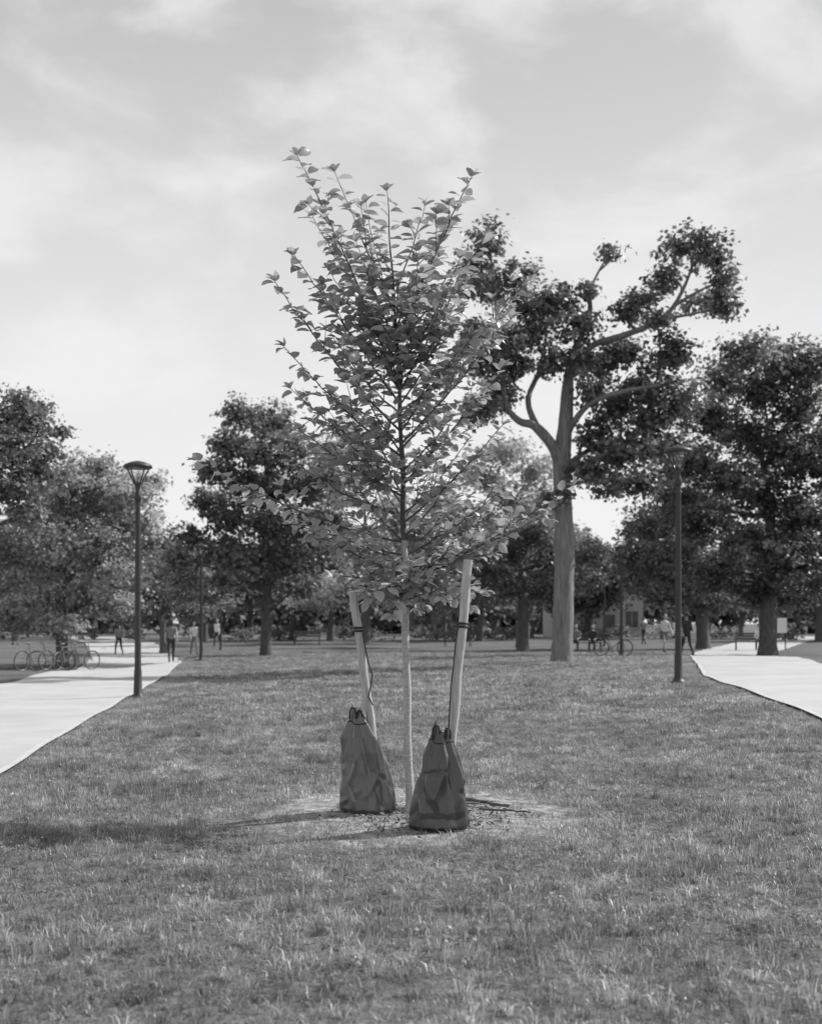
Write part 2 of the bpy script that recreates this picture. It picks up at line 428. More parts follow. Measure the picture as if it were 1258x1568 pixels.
def build_tree(name, base, fork_h, trunk_r, clumps, mat_l, bark, limbs=None, leaf=0.16, blob=0.34, bd=3.4, lpb=18, trunk_top=None, twigs=3):
    bx, by = base; bz = T(bx, by)
    root = empty(name, (bx, by, bz))
    off = Vector((bx, by, bz))
    mb = MB()
    cl = [(Vector(c)-off, r) for c, r in clumps]
    attach = []
    if limbs is None:
        top = Vector(trunk_top)-off if trunk_top else Vector((0, 0, max(c.z for c, _ in cl)*0.85))
        fh = Vector((random.uniform(-.1, .1), 0, fork_h))
        pts = [Vector((0, 0, -0.15)), Vector((0, 0, 0.1)), Vector((0, 0, 0.5)), fh*0.6, fh]
        rad = [trunk_r*1.5, trunk_r*1.25, trunk_r*1.05, trunk_r, trunk_r*0.9]
        for i in range(1, 7):
            t = i/6
            q = fh.lerp(top, t)+Vector((random.uniform(-.2, .2), random.uniform(-.2, .2), 0))*(1 if i < 6 else 0)
            pts.append(q); rad.append(trunk_r*0.8*(1-t)**1.3+0.03)
        mb.tube(pts, rad, 10)
        attach = [(p_, r_) for p_, r_ in zip(pts[3:], rad[3:])]
    else:
        for L in limbs:
            pts = [Vector(q[:3])-off for q in L]; rad = [q[3] for q in L]
            fine_p = []; fine_r = []
            for i in range(len(pts)-1):
                for k in range(4):
                    t = k/4
                    p0 = pts[max(i-1, 0)]; p1 = pts[i]; p2 = pts[i+1]; p3 = pts[min(i+2, len(pts)-1)]
                    q = 0.5*((2*p1)+(-p0+p2)*t+(2*p0-5*p1+4*p2-p3)*t*t+(-p0+3*p1-3*p2+p3)*t**3)
                    fine_p.append(q); fine_r.append((rad[i]*(1-t)+rad[i+1]*t)*random.uniform(.95, 1.06))
            fine_p.append(pts[-1]); fine_r.append(rad[-1])
            mb.tube(fine_p, fine_r, 12)
            attach += [(p_, r_) for p_, r_ in zip(fine_p, fine_r) if p_.z > fork_h*0.85]
    clA = [((c.x, c.y, c.z), r) for c, r in cl]
    V, Q, S, blobs = foliage_from_clumps(clA, leaf, blob, bd, lpb)
    for (c, r), (_, bc) in zip(cl, blobs):
        best = min(attach, key=lambda a_: (a_[0]-c).length+max(0, (a_[0].z-c.z+0.5))*1.8)
        s0, r0 = best
        ctrl = s0.lerp(c, 0.5)+Vector((random.uniform(-.3, .3), random.uniform(-.3, .3), random.uniform(-.1, .4)))
        ps = bez(s0, ctrl, c, 6)
        r1 = min(r0*0.5, 0.03+0.012*(c-s0).length)
        mb.tube(ps, [r1*(1-i/6)+0.018 for i in range(7)], 6)
        for k in range(min(twigs, len(bc))):
            e = Vector(bc[random.randrange(len(bc))])
            s1 = ps[random.randint(3, 6)]
            mb.tube(bez(s1, s1.lerp(e, 0.5)+Vector((0, 0, -.1)), e, 3), [0.022, 0.018, 0.012, 0.006], 4, cap=False)
    mb.obj("trunk_and_limbs", [bark], root)
    link("foliage", quad_mesh("foliage", V, Q, S, mat_l), root)
    return root
def pxcl(lst, d, depth=0.7, spread=1.0):
    out_ = []
    for c in lst:
        px, py, rx, ry = c[:4]
        dd = d+(c[4] if len(c) > 4 else random.uniform(-spread, spread))
        s = dd/F
        out_.append((W(px, py, dd), (rx*s, max(rx, ry)*s*depth+0.25, ry*s)))
    return out_

ML_hero = mat_leaf("oak_leaves", 0.165, 0.34, 0.42, 1.4, 0.3, 0.9)
ML_dark = mat_leaf("dark_tree_leaves", 0.14, 0.34, 0.45, 1.4, 0.35, 0.5)
ML_mid = mat_leaf("mid_tree_leaves", 0.175, 0.34, 0.45, 1.4, 0.35, 0.5)
ML_pale = mat_leaf("pale_tree_leaves", 0.34, 0.42, 0.5, 1.4, 0.25, 0.6)
ML_far = mat_leaf("distant_leaves", 0.20, 0.38, 0.6, 1.4, 0.45, 0.15)  # base lifted a little: distance haze painted into the leaf colour

d = 35.0
def WL(px, py, r, dd=0): 
    v = W(px, py, d+dd); return (v.x, v.y, v.z, r)
hero_limbs = [
 [WL(860, 1026, .40), WL(860, 1012, .33), WL(861, 980, .30), WL(863, 900, .29), WL(864, 830, .275), WL(861, 760, .25), WL(860, 705, .25), WL(866, 640, .20), WL(870, 580, .15, .3), WL(878, 540, .11, .4), WL(900, 490, .07, .5), WL(905, 440, .04, .5), WL(928, 395, .025, .5)],
 [WL(858, 712, .19), WL(845, 682, .16, -.2), WL(818, 652, .13, -.4), WL(795, 645, .10, -.5), WL(775, 620, .08, -.7), WL(768, 560, .06, -.8), WL(760, 480, .05, -.8), WL(750, 380, .03, -.8)],
 [WL(822, 655, .10, -.3), WL(808, 612, .08, 0), WL(828, 560, .07, .4), WL(835, 500, .05, .5), WL(815, 440, .03, .5)],
 [WL(873, 570, .11, .3), WL(905, 530, .10, .2), WL(950, 515, .09, 0), WL(1000, 495, .08, -.2), WL(1030, 470, .06, -.3), WL(1055, 420, .04, -.3), WL(1065, 375, .025, -.3)],
 [WL(866, 665, .10), WL(900, 620, .08, -.5), WL(950, 600, .07, -.8), WL(1010, 590, .04, -.8)],
 [WL(860, 720, .09), WL(900, 690, .07, .8), WL(960, 670, .05, 1.0)],
]
hero_cl = [(748, 372, 26, 30), (722, 420, 24, 34), (745, 440, 26, 26), (790, 428, 28, 24), (845, 462, 38, 28), (815, 505, 34, 28), (775, 520, 32, 26), (795, 465, 24, 20),
 (745, 560, 36, 28), (765, 605, 30, 24), (735, 628, 34, 24), (880, 500, 32, 30), (900, 445, 14, 14), (932, 390, 17, 15), (888, 545, 28, 20), (790, 560, 26, 24), (725, 510, 24, 24),
 (915, 560, 30, 28), (960, 475, 26, 18), (985, 455, 20, 16), (955, 540, 38, 24), (1005, 490, 22, 16), (1020, 430, 20, 22), (1045, 375, 36, 20), (1085, 385, 28, 24),
 (1105, 430, 20, 26), (1110, 470, 24, 18), (1075, 462, 26, 12), (1025, 540, 36, 30), (985, 590, 40, 30), (940, 625, 38, 30), (1035, 610, 38, 32),
 (908, 665, 30, 24), (960, 690, 38, 30), (1010, 680, 38, 30), (893, 720, 30, 22), (940, 740, 34, 22), (905, 600, 22, 22), (850, 765, 20, 14), (985, 740, 34, 24), (843, 560, 22, 24), (1000, 640, 34, 28), (925, 690, 26, 24)]
build_tree("oak_tree", (W(860, 1015, d).x, d), 5.6, .3, pxcl(hero_cl, d, 0.9, 1.3), ML_hero, M_bark_light, hero_limbs, leaf=0.15, blob=0.30, bd=8.6, lpb=19, twigs=4)

r_cl = [(1145, 540, 45, 28), (1200, 555, 40, 36), (1100, 580, 38, 30), (1165, 600, 48, 34), (1225, 620, 40, 40), (1085, 640, 44, 34), (1140, 665, 50, 36), (1200, 690, 50, 40),
 (1250, 700, 50, 50), (1060, 700, 44, 34), (1110, 735, 50, 36), (1170, 760, 54, 40), (1230, 790, 50, 44), (1030, 770, 40, 34), (1070, 800, 50, 38), (1140, 830, 54, 40), (1210, 860, 54, 40),
 (990, 800, 34, 30), (1010, 860, 44, 34), (1090, 880, 54, 34), (1260, 860, 50, 50), (965, 850, 24, 24), (1300, 640, 50, 60), (1310, 760, 50, 60), (1160, 905, 40, 22), (1040, 910, 40, 20), (1215, 915, 50, 18), (1240, 560, 34, 34)]
build_tree("maple_tree", (W(1175, 990, 52).x, 52), 3.2, .36, pxcl(r_cl, 52, 0.9, 2.5), ML_dark, M_bark, leaf=0.19, blob=0.42, bd=5.8, lpb=18, trunk_top=W(1165, 600, 52))
r2 = [(1010, 800, 40, 34), (1075, 770, 46, 36), (1050, 850, 50, 36), (1120, 860, 40, 34), (985, 880, 40, 28), (1090, 920, 50, 20), (1030, 720, 40, 30), (965, 820, 16, 20)]
build_tree("maple_tree", (W(1076, 985, 66).x, 66), 3.0, .34, pxcl(r2, 66, 0.9, 2.5), ML_dark, M_bark, leaf=0.22, blob=0.5, bd=4.2, lpb=18, trunk_top=W(1070, 780, 66))

t4 = [(770, 690, 40, 26), (815, 720, 34, 30), (735, 730, 38, 28), (780, 770, 44, 32), (830, 775, 36, 34), (730, 800, 40, 30), (790, 840, 46, 34), (845, 850, 34, 30), (740, 865, 40, 30), (900, 850, 34, 24),
 (700, 800, 34, 30), (790, 900, 46, 22), (850, 905, 36, 18), (905, 890, 26, 16), (700, 860, 30, 30), (690, 915, 40, 18), (820, 810, 40, 24)]
build_tree("elm_tree", (W(798, 995, 72).x, 72), 2.6, .3, pxcl(t4[:6], 72, .9, 2), ML_pale, M_bark, leaf=0.22, blob=0.5, bd=3.6, lpb=16, trunk_top=W(790, 760, 72))
build_tree("elm_tree", (W(800, 996, 62).x, 62), 2.6, .28, pxcl(t4[6:], 62, .9, 2), ML_dark, M_bark, leaf=0.2, blob=0.5, bd=4.4, lpb=16, trunk_top=W(800, 830, 62))

t2 = [(372, 638, 34, 22), (415, 645, 34, 26), (350, 680, 32, 26), (400, 690, 42, 32), (450, 690, 36, 30), (330, 720, 26, 24), (370, 735, 40, 30), (430, 745, 42, 32), (478, 740, 34, 30), (318, 770, 28, 26),
 (355, 790, 38, 30), (410, 800, 42, 32), (465, 800, 40, 32), (505, 800, 30, 30), (290, 820, 26, 22), (330, 845, 40, 28), (385, 855, 40, 28), (445, 855, 44, 30), (500, 860, 34, 28), (272, 855, 24, 20), (290, 885, 34, 20), (345, 885, 30, 14), (460, 895, 40, 16), (505, 730, 24, 28)]
build_tree("linden_tree", (W(407, 1004, 52).x, 52), 3.0, .23, pxcl(t2, 52, .95, 1.8), ML_mid, M_bark, leaf=0.18, blob=0.38, bd=6.6, lpb=18, trunk_top=W(400, 660, 52))
t3 = [(505, 690, 30, 26), (540, 670, 24, 22), (560, 720, 34, 30), (520, 760, 34, 30), (600, 780, 40, 40), (560, 840, 44, 36), (640, 820, 44, 40), (520, 900, 46, 24), (600, 900, 50, 26), (660, 880, 40, 30), (680, 780, 30, 34), (480, 920, 40, 16)]
build_tree("ash_tree", (W(560, 985, 84).x, 84), 3.5, .3, pxcl(t3, 84, .8, 3), ML_pale, M_bark, leaf=0.26, blob=0.6, bd=2.8, lpb=15, trunk_top=W(560, 720, 84))
t1 = [(45, 650, 36, 26), (20, 690, 40, 30), (70, 688, 26, 18), (30, 740, 38, 32), (-20, 640, 50, 40), (-30, 740, 50, 50), (40, 785, 28, 24), (95, 662, 14, 8), (-80, 700, 60, 70), (60, 625, 16, 14), (35, 615, 24, 18), (60, 720, 26, 22)]
build_tree("birch_tree", (W(-60, 1060, 33).x, 33), 2.8, .2, pxcl(t1, 33, .9, 1), ML_mid, M_bark, leaf=0.13, blob=0.28, bd=11, lpb=18, trunk_top=W(-40, 650, 33))
tl = [(60, 740, 40, 30), (110, 730, 38, 26), (150, 715, 34, 22), (200, 750, 38, 28), (232, 735, 20, 16), (60, 800, 46, 34), (120, 790, 46, 34), (175, 800, 44, 34), (220, 800, 30, 28), (50, 860, 46, 34), (105, 860, 46, 34),
 (160, 860, 46, 34), (200, 865, 34, 26), (60, 920, 50, 30), (120, 920, 46, 26), (170, 925, 40, 24), (0, 830, 50, 50), (0, 910, 50, 40), (30, 955, 36, 22), (90, 955, 40, 14), (85, 830, 40, 30), (145, 825, 40, 30), (85, 765, 40, 28), (140, 750, 40, 28), (180, 765, 36, 26)]
build_tree("willow_tree", (W(95, 1000, 47).x, 47), 2.0, .22, pxcl(tl, 47, .9, 2), ML_pale, M_bark, leaf=0.15, blob=0.40, bd=7.6, lpb=17, trunk_top=W(110, 760, 47))
tb = [(240, 880, 30, 24), (285, 900, 34, 24), (250, 920, 40, 22), (215, 910, 34, 26), (300, 935, 34, 16), (330, 910, 34, 22), (200, 945, 30, 16)]
build_tree("hawthorn_tree", (W(250, 985, 66).x, 66), 1.6, .18, pxcl(tb, 66, .9, 2), ML_mid, M_bark, leaf=0.2, blob=0.45, bd=4.6, lpb=15, trunk_top=W(255, 890, 66))

# distant belt of trees: one object
clumps = []; mbt = MB()
x = -110.0
while x < 110:
    dd = random.uniform(92, 140)
    R = random.uniform(3.0, 4.6); H = random.uniform(6.5, 10.5)
    xx = x*dd/115
    if -22 < xx < -14: H = min(H, 7)
    z0 = T(xx, dd)
    bot = random.uniform(2.4, 3.2)
    mbt.tube([(xx, dd, z0-.1), (xx+.1, dd, z0+bot*.7), (xx+random.uniform(-.5, .5), dd, H*.7)], [.34, .26, .1], 7)
    for k in range(9):
        a = random.uniform(0, 6.28); h = random.uniform(bot+.9, H)
        rr = R*math.sin(math.pi*min(1, max(0.12, (H+1.6-h)/(H+1.0-bot))))*0.75
        clumps.append(((xx+rr*math.cos(a), dd+rr*math.sin(a), h), (R*.5, R*.5, R*.36)))
    x += random.uniform(2.6, 4.6)
Vd, Qd, Sd, _ = foliage_from_clumps(clumps, 0.42, 0.85, 1.2, 13)
rt = empty("distant_trees"); mbt.obj("trunks", [M_bark], rt)
link("foliage", quad_mesh("foliage", Vd, Qd, Sd, ML_far), rt)
clumps = []
x = -190.0
while x < 190:
    dd = random.uniform(150, 175)
    for k in range(3):
        clumps.append(((x+random.uniform(-2, 2), dd, random.uniform(.8, 4.5)+k*1.6), (4, 3, 2.2)))
    x += 4.2
Vd, Qd, Sd, _ = foliage_from_clumps(clumps, 0.9, 1.5, 0.4, 12)
link("distant_hedge", quad_mesh("distant_hedge", Vd, Qd, Sd, ML_far))
clumps = []
x = -62.0
while x < 62:
    dd = random.uniform(100, 118)
    if random.random() < .62: clumps.append(((x, dd, .5), (random.uniform(1, 2.2), 1.0, random.uniform(.5, .95))))
    x += 1.9
Vd, Qd, Sd, _ = foliage_from_clumps(clumps, 0.25, 0.4, 2.5, 12)
link("shrubs", quad_mesh("shrubs", Vd, Qd, Sd, ML_far))

# ------------------------------------------------------------------ young tree
TD = 8.9
root = empty("young_tree", (W(628, 1246, TD).x, TD, T(0, TD)))
ro = root.location.copy()
mb = MB()
trunk_px = [(629, 1262, .046, 0), (628, 1244, .040, 0), (627, 1225, .031, 0), (625, 1150, .0285, 0), (622, 1050, .0275, 0), (621, 945, .026, 0), (619, 850, .023, .02), (617, 760, .020, .02), (614, 670, .016, 0), (611, 580, .013, 0), (606, 490, .010, .02), (600, 420, .007, .03), (596, 350, .005, .03), (592, 292, .003, .03)]
tp = []; trr = []
for i in range(len(trunk_px)-1):
    a, b2 = trunk_px[i], trunk_px[i+1]
    for k in range(4):
        t = k/4
        tp.append(W(a[0]*(1-t)+b2[0]*t, a[1]*(1-t)+b2[1]*t, TD+a[3]*(1-t)+b2[3]*t)-ro); trr.append(a[2]*(1-t)+b2[2]*t)
tp.append(W(592, 292, TD+.03)-ro); trr.append(.002)
tp = [p_+Vector((.005*math.sin(i*.9), .004*math.cos(i*.7), 0)) for i, p_ in enumerate(tp)]
trr = [r_*(1+.10*math.sin(i*1.7)) for i, r_ in enumerate(trr)]
mb.tube(tp[:26], trr[:26], 12, 0); mb.tube(tp[25:], trr[25:], 8, 1)  # upper trunk takes the dark twig bark: crown shade put into its colour
def trunk_at(z):
    for i in range(len(tp)-1):
        if tp[i].z <= z <= tp[i+1].z:
            t = (z-tp[i].z)/(tp[i+1].z-tp[i].z+1e-9)
            return tp[i].lerp(tp[i+1], t), trr[i]
    return tp[-1].copy(), trr[-1]
def zpx(py): return W(0, py, TD).z-ro.z
LO = []; LA = []; LN = []; LS = []
def put_leaf(o, axis, nrm_, size): LO.append(o); LA.append(axis); LN.append(nrm_); LS.append(size)
UP = Vector((0, 0, 1))
def leaves_along(pts, spacing, start, size):
    L = 0; nxt = start; sgn = random.choice((-1, 1))
    for i in range(len(pts)-1):
        seg = pts[i+1]-pts[i]; sl = seg.length
        while nxt <= L+sl:
            t = (nxt-L)/sl; o = pts[i]+seg*t; tan = seg.normalized()
            side = tan.cross(UP)
            if side.length < .45: side = side+Vector((1, .5*math.sin(o.z*3), 0))*.6
            side.normalize()
            side = (Matrix.Rotation(random.gauss(0, .45), 3, tan) @ side)
            ax_ = (tan*random.uniform(.25, .6)+side*sgn*random.uniform(.8, 1.0)+Vector((0, 0, random.uniform(-.40, .08)))).normalized()
            n0 = UP+Vector((random.gauss(0, .35), random.gauss(0, .3)-.4, 0))+tan*random.uniform(-.5, .1)
            n0 = (n0-ax_*n0.dot(ax_)).normalized()
            put_leaf(o+ax_*.012, ax_, n0, size*random.uniform(.7, 1.15))
            sgn = -sgn; nxt += spacing*random.uniform(.75, 1.25)
        L += sl
    tan = (pts[-1]-pts[-2]).normalized()
    for q in (-1, 0, 1):
        ax_ = (tan+Vector((q*.8, random.uniform(-.3, .3), random.uniform(-.2, .1)))).normalized()
        n0 = UP+Vector((random.gauss(0, .4), random.gauss(0, .3)-.3, 0)); n0 = (n0-ax_*n0.dot(ax_)).normalized()
        put_leaf(pts[-1], ax_, n0, size*.7)
def branch(s, e, r0, bow=0.06, lvl=0, sec=1.0, leafsize=.10, start=.2, sp=.039):
    L = (e-s).length
    ctrl = s.lerp(e, .5)+Vector((random.uniform(-.05, .05)*L, random.uniform(-.05, .05)*L, -bow*L))
    n = max(5, int(L/.07)); pts = bez(s, ctrl, e, n)
    pts = [p_+Vector((random.gauss(0, .004), random.gauss(0, .004), random.gauss(0, .004))) if 0 < i < n else p_ for i, p_ in enumerate(pts)]
    mb.tube(pts, [r0*(1-.8*i/n)+.0012 for i in range(n+1)], 6, 1, cap=False)
    leaves_along(pts, sp if lvl == 0 else .046, L*start, leafsize)
    if lvl == 0:
        k = int(L/.10*sec); sg = random.choice((-1, 1))
        for j in range(k):
            t = .16+.70*(j+random.random()*.6)/max(k, 1)
            i = min(int(t*n), n-1); o = pts[i]; tan = (pts[i+1]-pts[i]).normalized()
            side = tan.cross(UP)
            if side.length < .2: side = Vector((random.uniform(-1, 1), random.uniform(-1, 1), 0))
            side.normalize(); side = Matrix.Rotation(random.gauss(0, .7), 3, tan) @ side
            ll = (.10+.24*(1-t))*random.uniform(.6, 1.2)*min(1.2, L+.3)
            dr = (tan*.75+side*sg*.75+Vector((0, 0, random.uniform(-.1, .25)))).normalized()
            sg = -sg
            branch(o, o+dr*ll, .0035, .05, 1, 1, leafsize*.93, .12)
leaves_along(tp[40:], .034, .05, .11)
mains = [(600, (455, 238), .10, .010, .02, .5), (470, (512, 262), .15, .006, .03, .35), (520, (722, 270), -.10, .009, .05, .5), (450, (650, 315), .05, .006, .04, .35), (560, (478, 330), .25, .007, .04, .5),
 (500, (690, 340), .2, .006, .04, .35), (540, (545, 370), -.2, .006, .03, .4), (620, (700, 450), .1, .007, .05, .7), (600, (640, 400), -.25, .006, .03, .5), (600, (505, 415), .2, .006, .05, .5), (580, (665, 385), .3, .006, .04, .45), (480, (560, 310), .1, .005, .03, .3),
 (600, (742, 362), .15, .008, .05, .55), (560, (705, 395), -.3, .007, .06, .5), (620, (450, 390), -.12, .008, .06, .6), (660, (420, 430), .05, .009, .08, .6), (640, (820, 415), .25, .009, .05, .6),
 (700, (434, 530), -.15, .008, .10, .6), (680, (785, 485), -.2, .008, .06, .7), (720, (445, 595), .10, .008, .10, .8), (740, (772, 560), .1, .008, .08, .7), (760, (435, 640), -.2, .008, .10, .7),
 (830, (300, 705), -.25, .009, .10, .4), (790, (430, 690), -.3, .008, .1, .7), (800, (770, 650), -.2, .008, .1, .8), (850, (400, 760), .1, .008, .1, .6), (850, (775, 742), .2, .008, .1, .7),
 (880, (878, 740), -.25, .009, .12, .45), (870, (830, 790), -.3, .008, .1, .6), (890, (755, 850), -.1, .008, -.08, .9), (880, (480, 815), -.25, .008, .08, .8), (900, (500, 880), .1, .007, -.05, 1),
 (905, (745, 905), .15, .007, -.12, 1), (910, (560, 905), -.35, .007, -.1, 1), (905, (680, 915), -.35, .007, -.15, 1), (895, (700, 800), .4, .008, 0, 1), (900, (600, 940), -.25, .006, -.2, 1), (900, (640, 930), .25, .006, -.2, 1),
 (905, (720, 930), -.2, .006, -.15, 1), (905, (545, 930), .1, .006, -.15, 1)]
for py, (ex, ey), dz, r0, bow, sec in mains:
    s, tr_ = trunk_at(zpx(py)); e = W(ex, ey, TD+dz)-ro
    branch(s, e, r0, bow, 0, sec, .114 if ey < 450 else .100, sp=.037 if ey < 450 else .039)
env = [(930, .28), (900, .46), (850, .60), (760, .66), (700, .64), (600, .58), (500, .48), (430, .40), (380, .3)]
NB = 38
for j in range(NB):
    u = (j+random.random())/NB
    py = 925-(925-480)*u**1.1
    s, tr_ = trunk_at(zpx(py)); az = j*2.399+random.uniform(-.4, .4)
    if abs(math.sin(az)) < .35: az += .6
    R_ = np.interp(-py, [-e_[0] for e_ in env], [e_[1] for e_ in env])*random.uniform(.55, 1.05)
    rise = R_*random.uniform(.6, 1.3) if py < 850 else R_*random.uniform(-.1, .6)
    e = s+Vector((R_*math.cos(az), R_*math.sin(az), rise))
    branch(s, e, .006, .08, 0, .65, .095)
mb.obj("trunk_and_branches", [M_sapbark, M_twig], root)
st = np.array([0, .10, .28, .5, .72, .88, 1.0]); hw = np.array([.012, .20, .32, .345, .27, .13, .006])
tv = []
for t, w_ in zip(st, hw):
    zc = -.16*t*t
    tv += [(t, -w_, zc+.32*w_+.02*math.sin(t*23)), (t, 0, zc), (t, w_, zc+.32*w_-.02*math.sin(t*23))]
tv = np.array(tv); tq = []
for i in range(len(st)-1):
    o = i*3; tq += [(o, o+1, o+4, o+3), (o+1, o+2, o+5, o+4)]
tq = np.array(tq)
O = np.array([tuple(v) for v in LO]); A = nrm(np.array([tuple(v) for v in LA])); Nn = nrm(np.array([tuple(v) for v in LN])); B = np.cross(Nn, A)
S = np.array(LS)[:, None, None]
curl = (0.4+1.4*rng.random(len(O)))[:, None, None]
V = O[:, None, :]+S*(tv[None, :, 0:1]*A[:, None, :]+tv[None, :, 1:2]*B[:, None, :]+curl*tv[None, :, 2:3]*Nn[:, None, :])
Q = (tq[None]+(np.arange(len(O))*len(tv))[:, None, None]).reshape(-1, 4)
sh = np.repeat(.65+.7*rng.random(len(O)), len(tq))
ML_sap = mat_leaf("hornbeam_leaves", 0.39, 0.42, 0.32, 1.2, 0.10, 2.0, 0.55)
link("foliage", quad_mesh("foliage", V.reshape(-1, 3), Q, sh, ML_sap, True), root)
print("sapling leaves", len(O))

# ------------------------------------------------------------------ stakes
def stake(top, bot, r, strap_z, trunk_z, hang):
    rt = empty("wooden_stake", bot); mbs = MB(); t_ = top-bot
    n = 14
    pts = [t_*(i/n)+Vector((.004*math.sin(i*1.3), .004*math.cos(i), 0)) for i in range(n+1)]
    mbs.tube([Vector((0, 0, -.1))]+pts, [r]+[r*(1+.04*math.sin(i*2.2)) for i in range(n+1)], 14)
    mbs.obj("pole", [M_wood], rt)
    ms = MB()
    u = strap_z/t_.z; c = t_*u
    for dz in (-.012, .010):
        ms.tube([c+Vector((math.cos(a)*(r+.003), math.sin(a)*(r+.003), dz)) for a in np.linspace(0, 6.283, 17)], .009, 6)
    tk, _ = trunk_at(trunk_z); tk = tk+ro-Vector(bot)
    sgx = 1 if tk.x > c.x else -1
    ms.tube(bez(c+Vector((sgx*r, 0, 0)), c.lerp(tk, .6)+Vector((0, 0, .03)), tk, 8), .0025, 6)
    ms.tube([tk+Vector((math.cos(a)*.032, math.sin(a)*.032, 0)) for a in np.linspace(0, 6.283, 13)], .005, 6)
    ms.tube([Vector(h) for h in hang], .0055, 6)
    ms.obj("tie_strap", [M_strap], rt)
Ltop = W(540, 905, 8.85); Lbot = W(586, 1246, 8.95); Lbot.z = T(Lbot.x, Lbot.y)
tL = Ltop-Lbot
def on(t_, z, dx, dy=-.042): 
    q = t_*(z/t_.z); return (q.x+dx, q.y+dy, z)
stake(Ltop, Lbot, .031, 1.33, 1.52, [on(tL, 1.32, .03), on(tL, 1.2, .035), on(tL, 1.08, .045), on(tL, 1.0, .06), on(tL, .93, .04), on(tL, .84, .01), on(tL, .78, .035)])
Rtop = W(717, 857, 8.30); Rbot = W(679, 1262, 8.30); Rbot.z = T(Rbot.x, Rbot.y)
tR = Rtop-Rbot
stake(Rtop, Rbot, .032, 1.37, 1.50, [on(tR, 1.36, -.03), on(tR, 1.25, -.036), on(tR, 1.1, -.036), on(tR, .95, -.04), on(tR, .8, -.035), on(tR, .66, -.03), on(tR, .55, -.035)])

# ------------------------------------------------------------------ watering bags
def bag(loc, prof, height, cx, mat, seed, squash, folds, ears, loops):
    rnd = random.Random(seed)
    rt = empty("tree_watering_bag", loc)
    NU, NV = 240, 180; vs = []; fs = []
    us = [p_[0] for p_ in prof]; rs = [p_[1] for p_ in prof]
    creases = []
    for k in range(44):
        th0 = rnd.uniform(0, 2*math.pi); big_ = k < 18
        if big_:      # long tension folds hanging from the neck
            u0 = rnd.uniform(.25, .8); ang = rnd.gauss(math.pi/2, .22); ln = rnd.uniform(.24, .46); wd = rnd.uniform(.04, .075); am = rnd.choice((-1, 1))*rnd.uniform(.012, .024)
        else:         # short diagonal dents in the slack lower part
            u0 = rnd.uniform(.0, .6); ang = rnd.gauss(math.pi/2, .8); ln = rnd.uniform(.08, .2); wd = rnd.uniform(.025, .05); am = rnd.choice((-1, 1))*rnd.uniform(.003, .008)
        creases.append((th0, u0, math.cos(ang), math.sin(ang), ln, wd, am))
    for j in range(NV+1):
        u = j/NV; r = float(np.interp(u, us, rs)); ox = float(np.interp(u, [c[0] for c in cx], [c[1] for c in cx]))
        for k in range(NU):
            th = 2*math.pi*k/NU
            dx_, dy_ = math.cos(th), math.sin(th)
            nz = noise.noise(Vector((dx_*1.1+seed, dy_*1.1, u*1.4)))
            disp = .025*nz
            wx = noise.noise(Vector((dx_*2+seed, dy_*2, u*4)))*.015
            for th0, u0, ca, sa, ln, wd, am in creases:
                dth = (th-th0+math.pi) % (2*math.pi)-math.pi
                X_ = dth*.17+wx; Y_ = (u-u0)*height
                al = X_*ca+Y_*sa; pe = -X_*sa+Y_*ca
                q = 1-abs(pe)/wd; e_ = 1-abs(al)/ln
                if q > 0 and e_ > 0:
                    e2 = min(1, e_*1.6); disp += am*(q**1.2)*e2*e2*(3-2*e2)
            ph = folds*th+seed+1.2*nz+.5*u
            tri = abs(((ph/(2*math.pi)) % 1)*2-1)
            disp += r*(tri-.5)*(.10+.55*max(0, u-.3)**1.2)
            rr = r+disp*(1 if u < .8 else max(.3, 1-(u-.8)*3))
            if u < .05: rr -= .025*(1-u/.05)**2
            z = u*height-.02*(1-u)*abs(tri-.5)
            for te, am, wd in ears:
                dth = (th-te+math.pi) % (2*math.pi)-math.pi
                z += am*max(0, 1-abs(dth)/wd)*max(0, (u-.8)/.2)
            if u == 0: z = -.01
            vs.append((ox+rr*dx_, rr*dy_*squash, z))
    for j in range(NV):
        for k in range(NU):
            k2 = (k+1) % NU
            fs.append((j*NU+k, j*NU+k2, (j+1)*NU+k2, (j+1)*NU+k))
    fs.append(tuple(NV*NU+k for k in range(NU)))
    mbb = MB(); mbb.add(vs, fs, 0)
    mbb.obj("bag_body", [mat], rt)
    ms = MB()
    jt = int(NV*.88)
    ms.tube([Vector(vs[jt*NU+k]) for k in list(range(0, NU, 5))+[0]], .005, 6)
    topc = Vector((float(cx[-1][1]), 0, height))
    for sx, hgt, w_ in loops:
        a_ = topc+Vector((sx, -.035, -.05)); b_ = topc+Vector((sx+w_, -.03, -.05))
        pts = [a_, a_+Vector((w_*.05, -.01, hgt*.7)), a_+Vector((w_*.3, -.015, hgt)), b_+Vector((-w_*.2, -.015, hgt*.95)), b_+Vector((0, -.01, hgt*.55)), b_]
        ms.tube(pts, .007, 6)
    ms.obj("seam_and_loops", [M_strap], rt)
Lb = W(563, 1250, 8.90); Lb.z = T(Lb.x, Lb.y)
bag(Lb, [(0, .188), (.05, .198), (.2, .188), (.4, .168), (.6, .144), (.75, .116), (.86, .078), (.92, .052), (1, .034)], .73, [(0, 0), (.5, -.012), (.8, -.045), (1, -.080)], M_bagL, 12, .72, 6, [(3.4, .06, .9), (5.4, .03, .6)], [(-.05, .08, .045), (.0, .06, .04)])
Rb = W(673, 1262, 8.22); Rb.z = T(Rb.x, Rb.y)
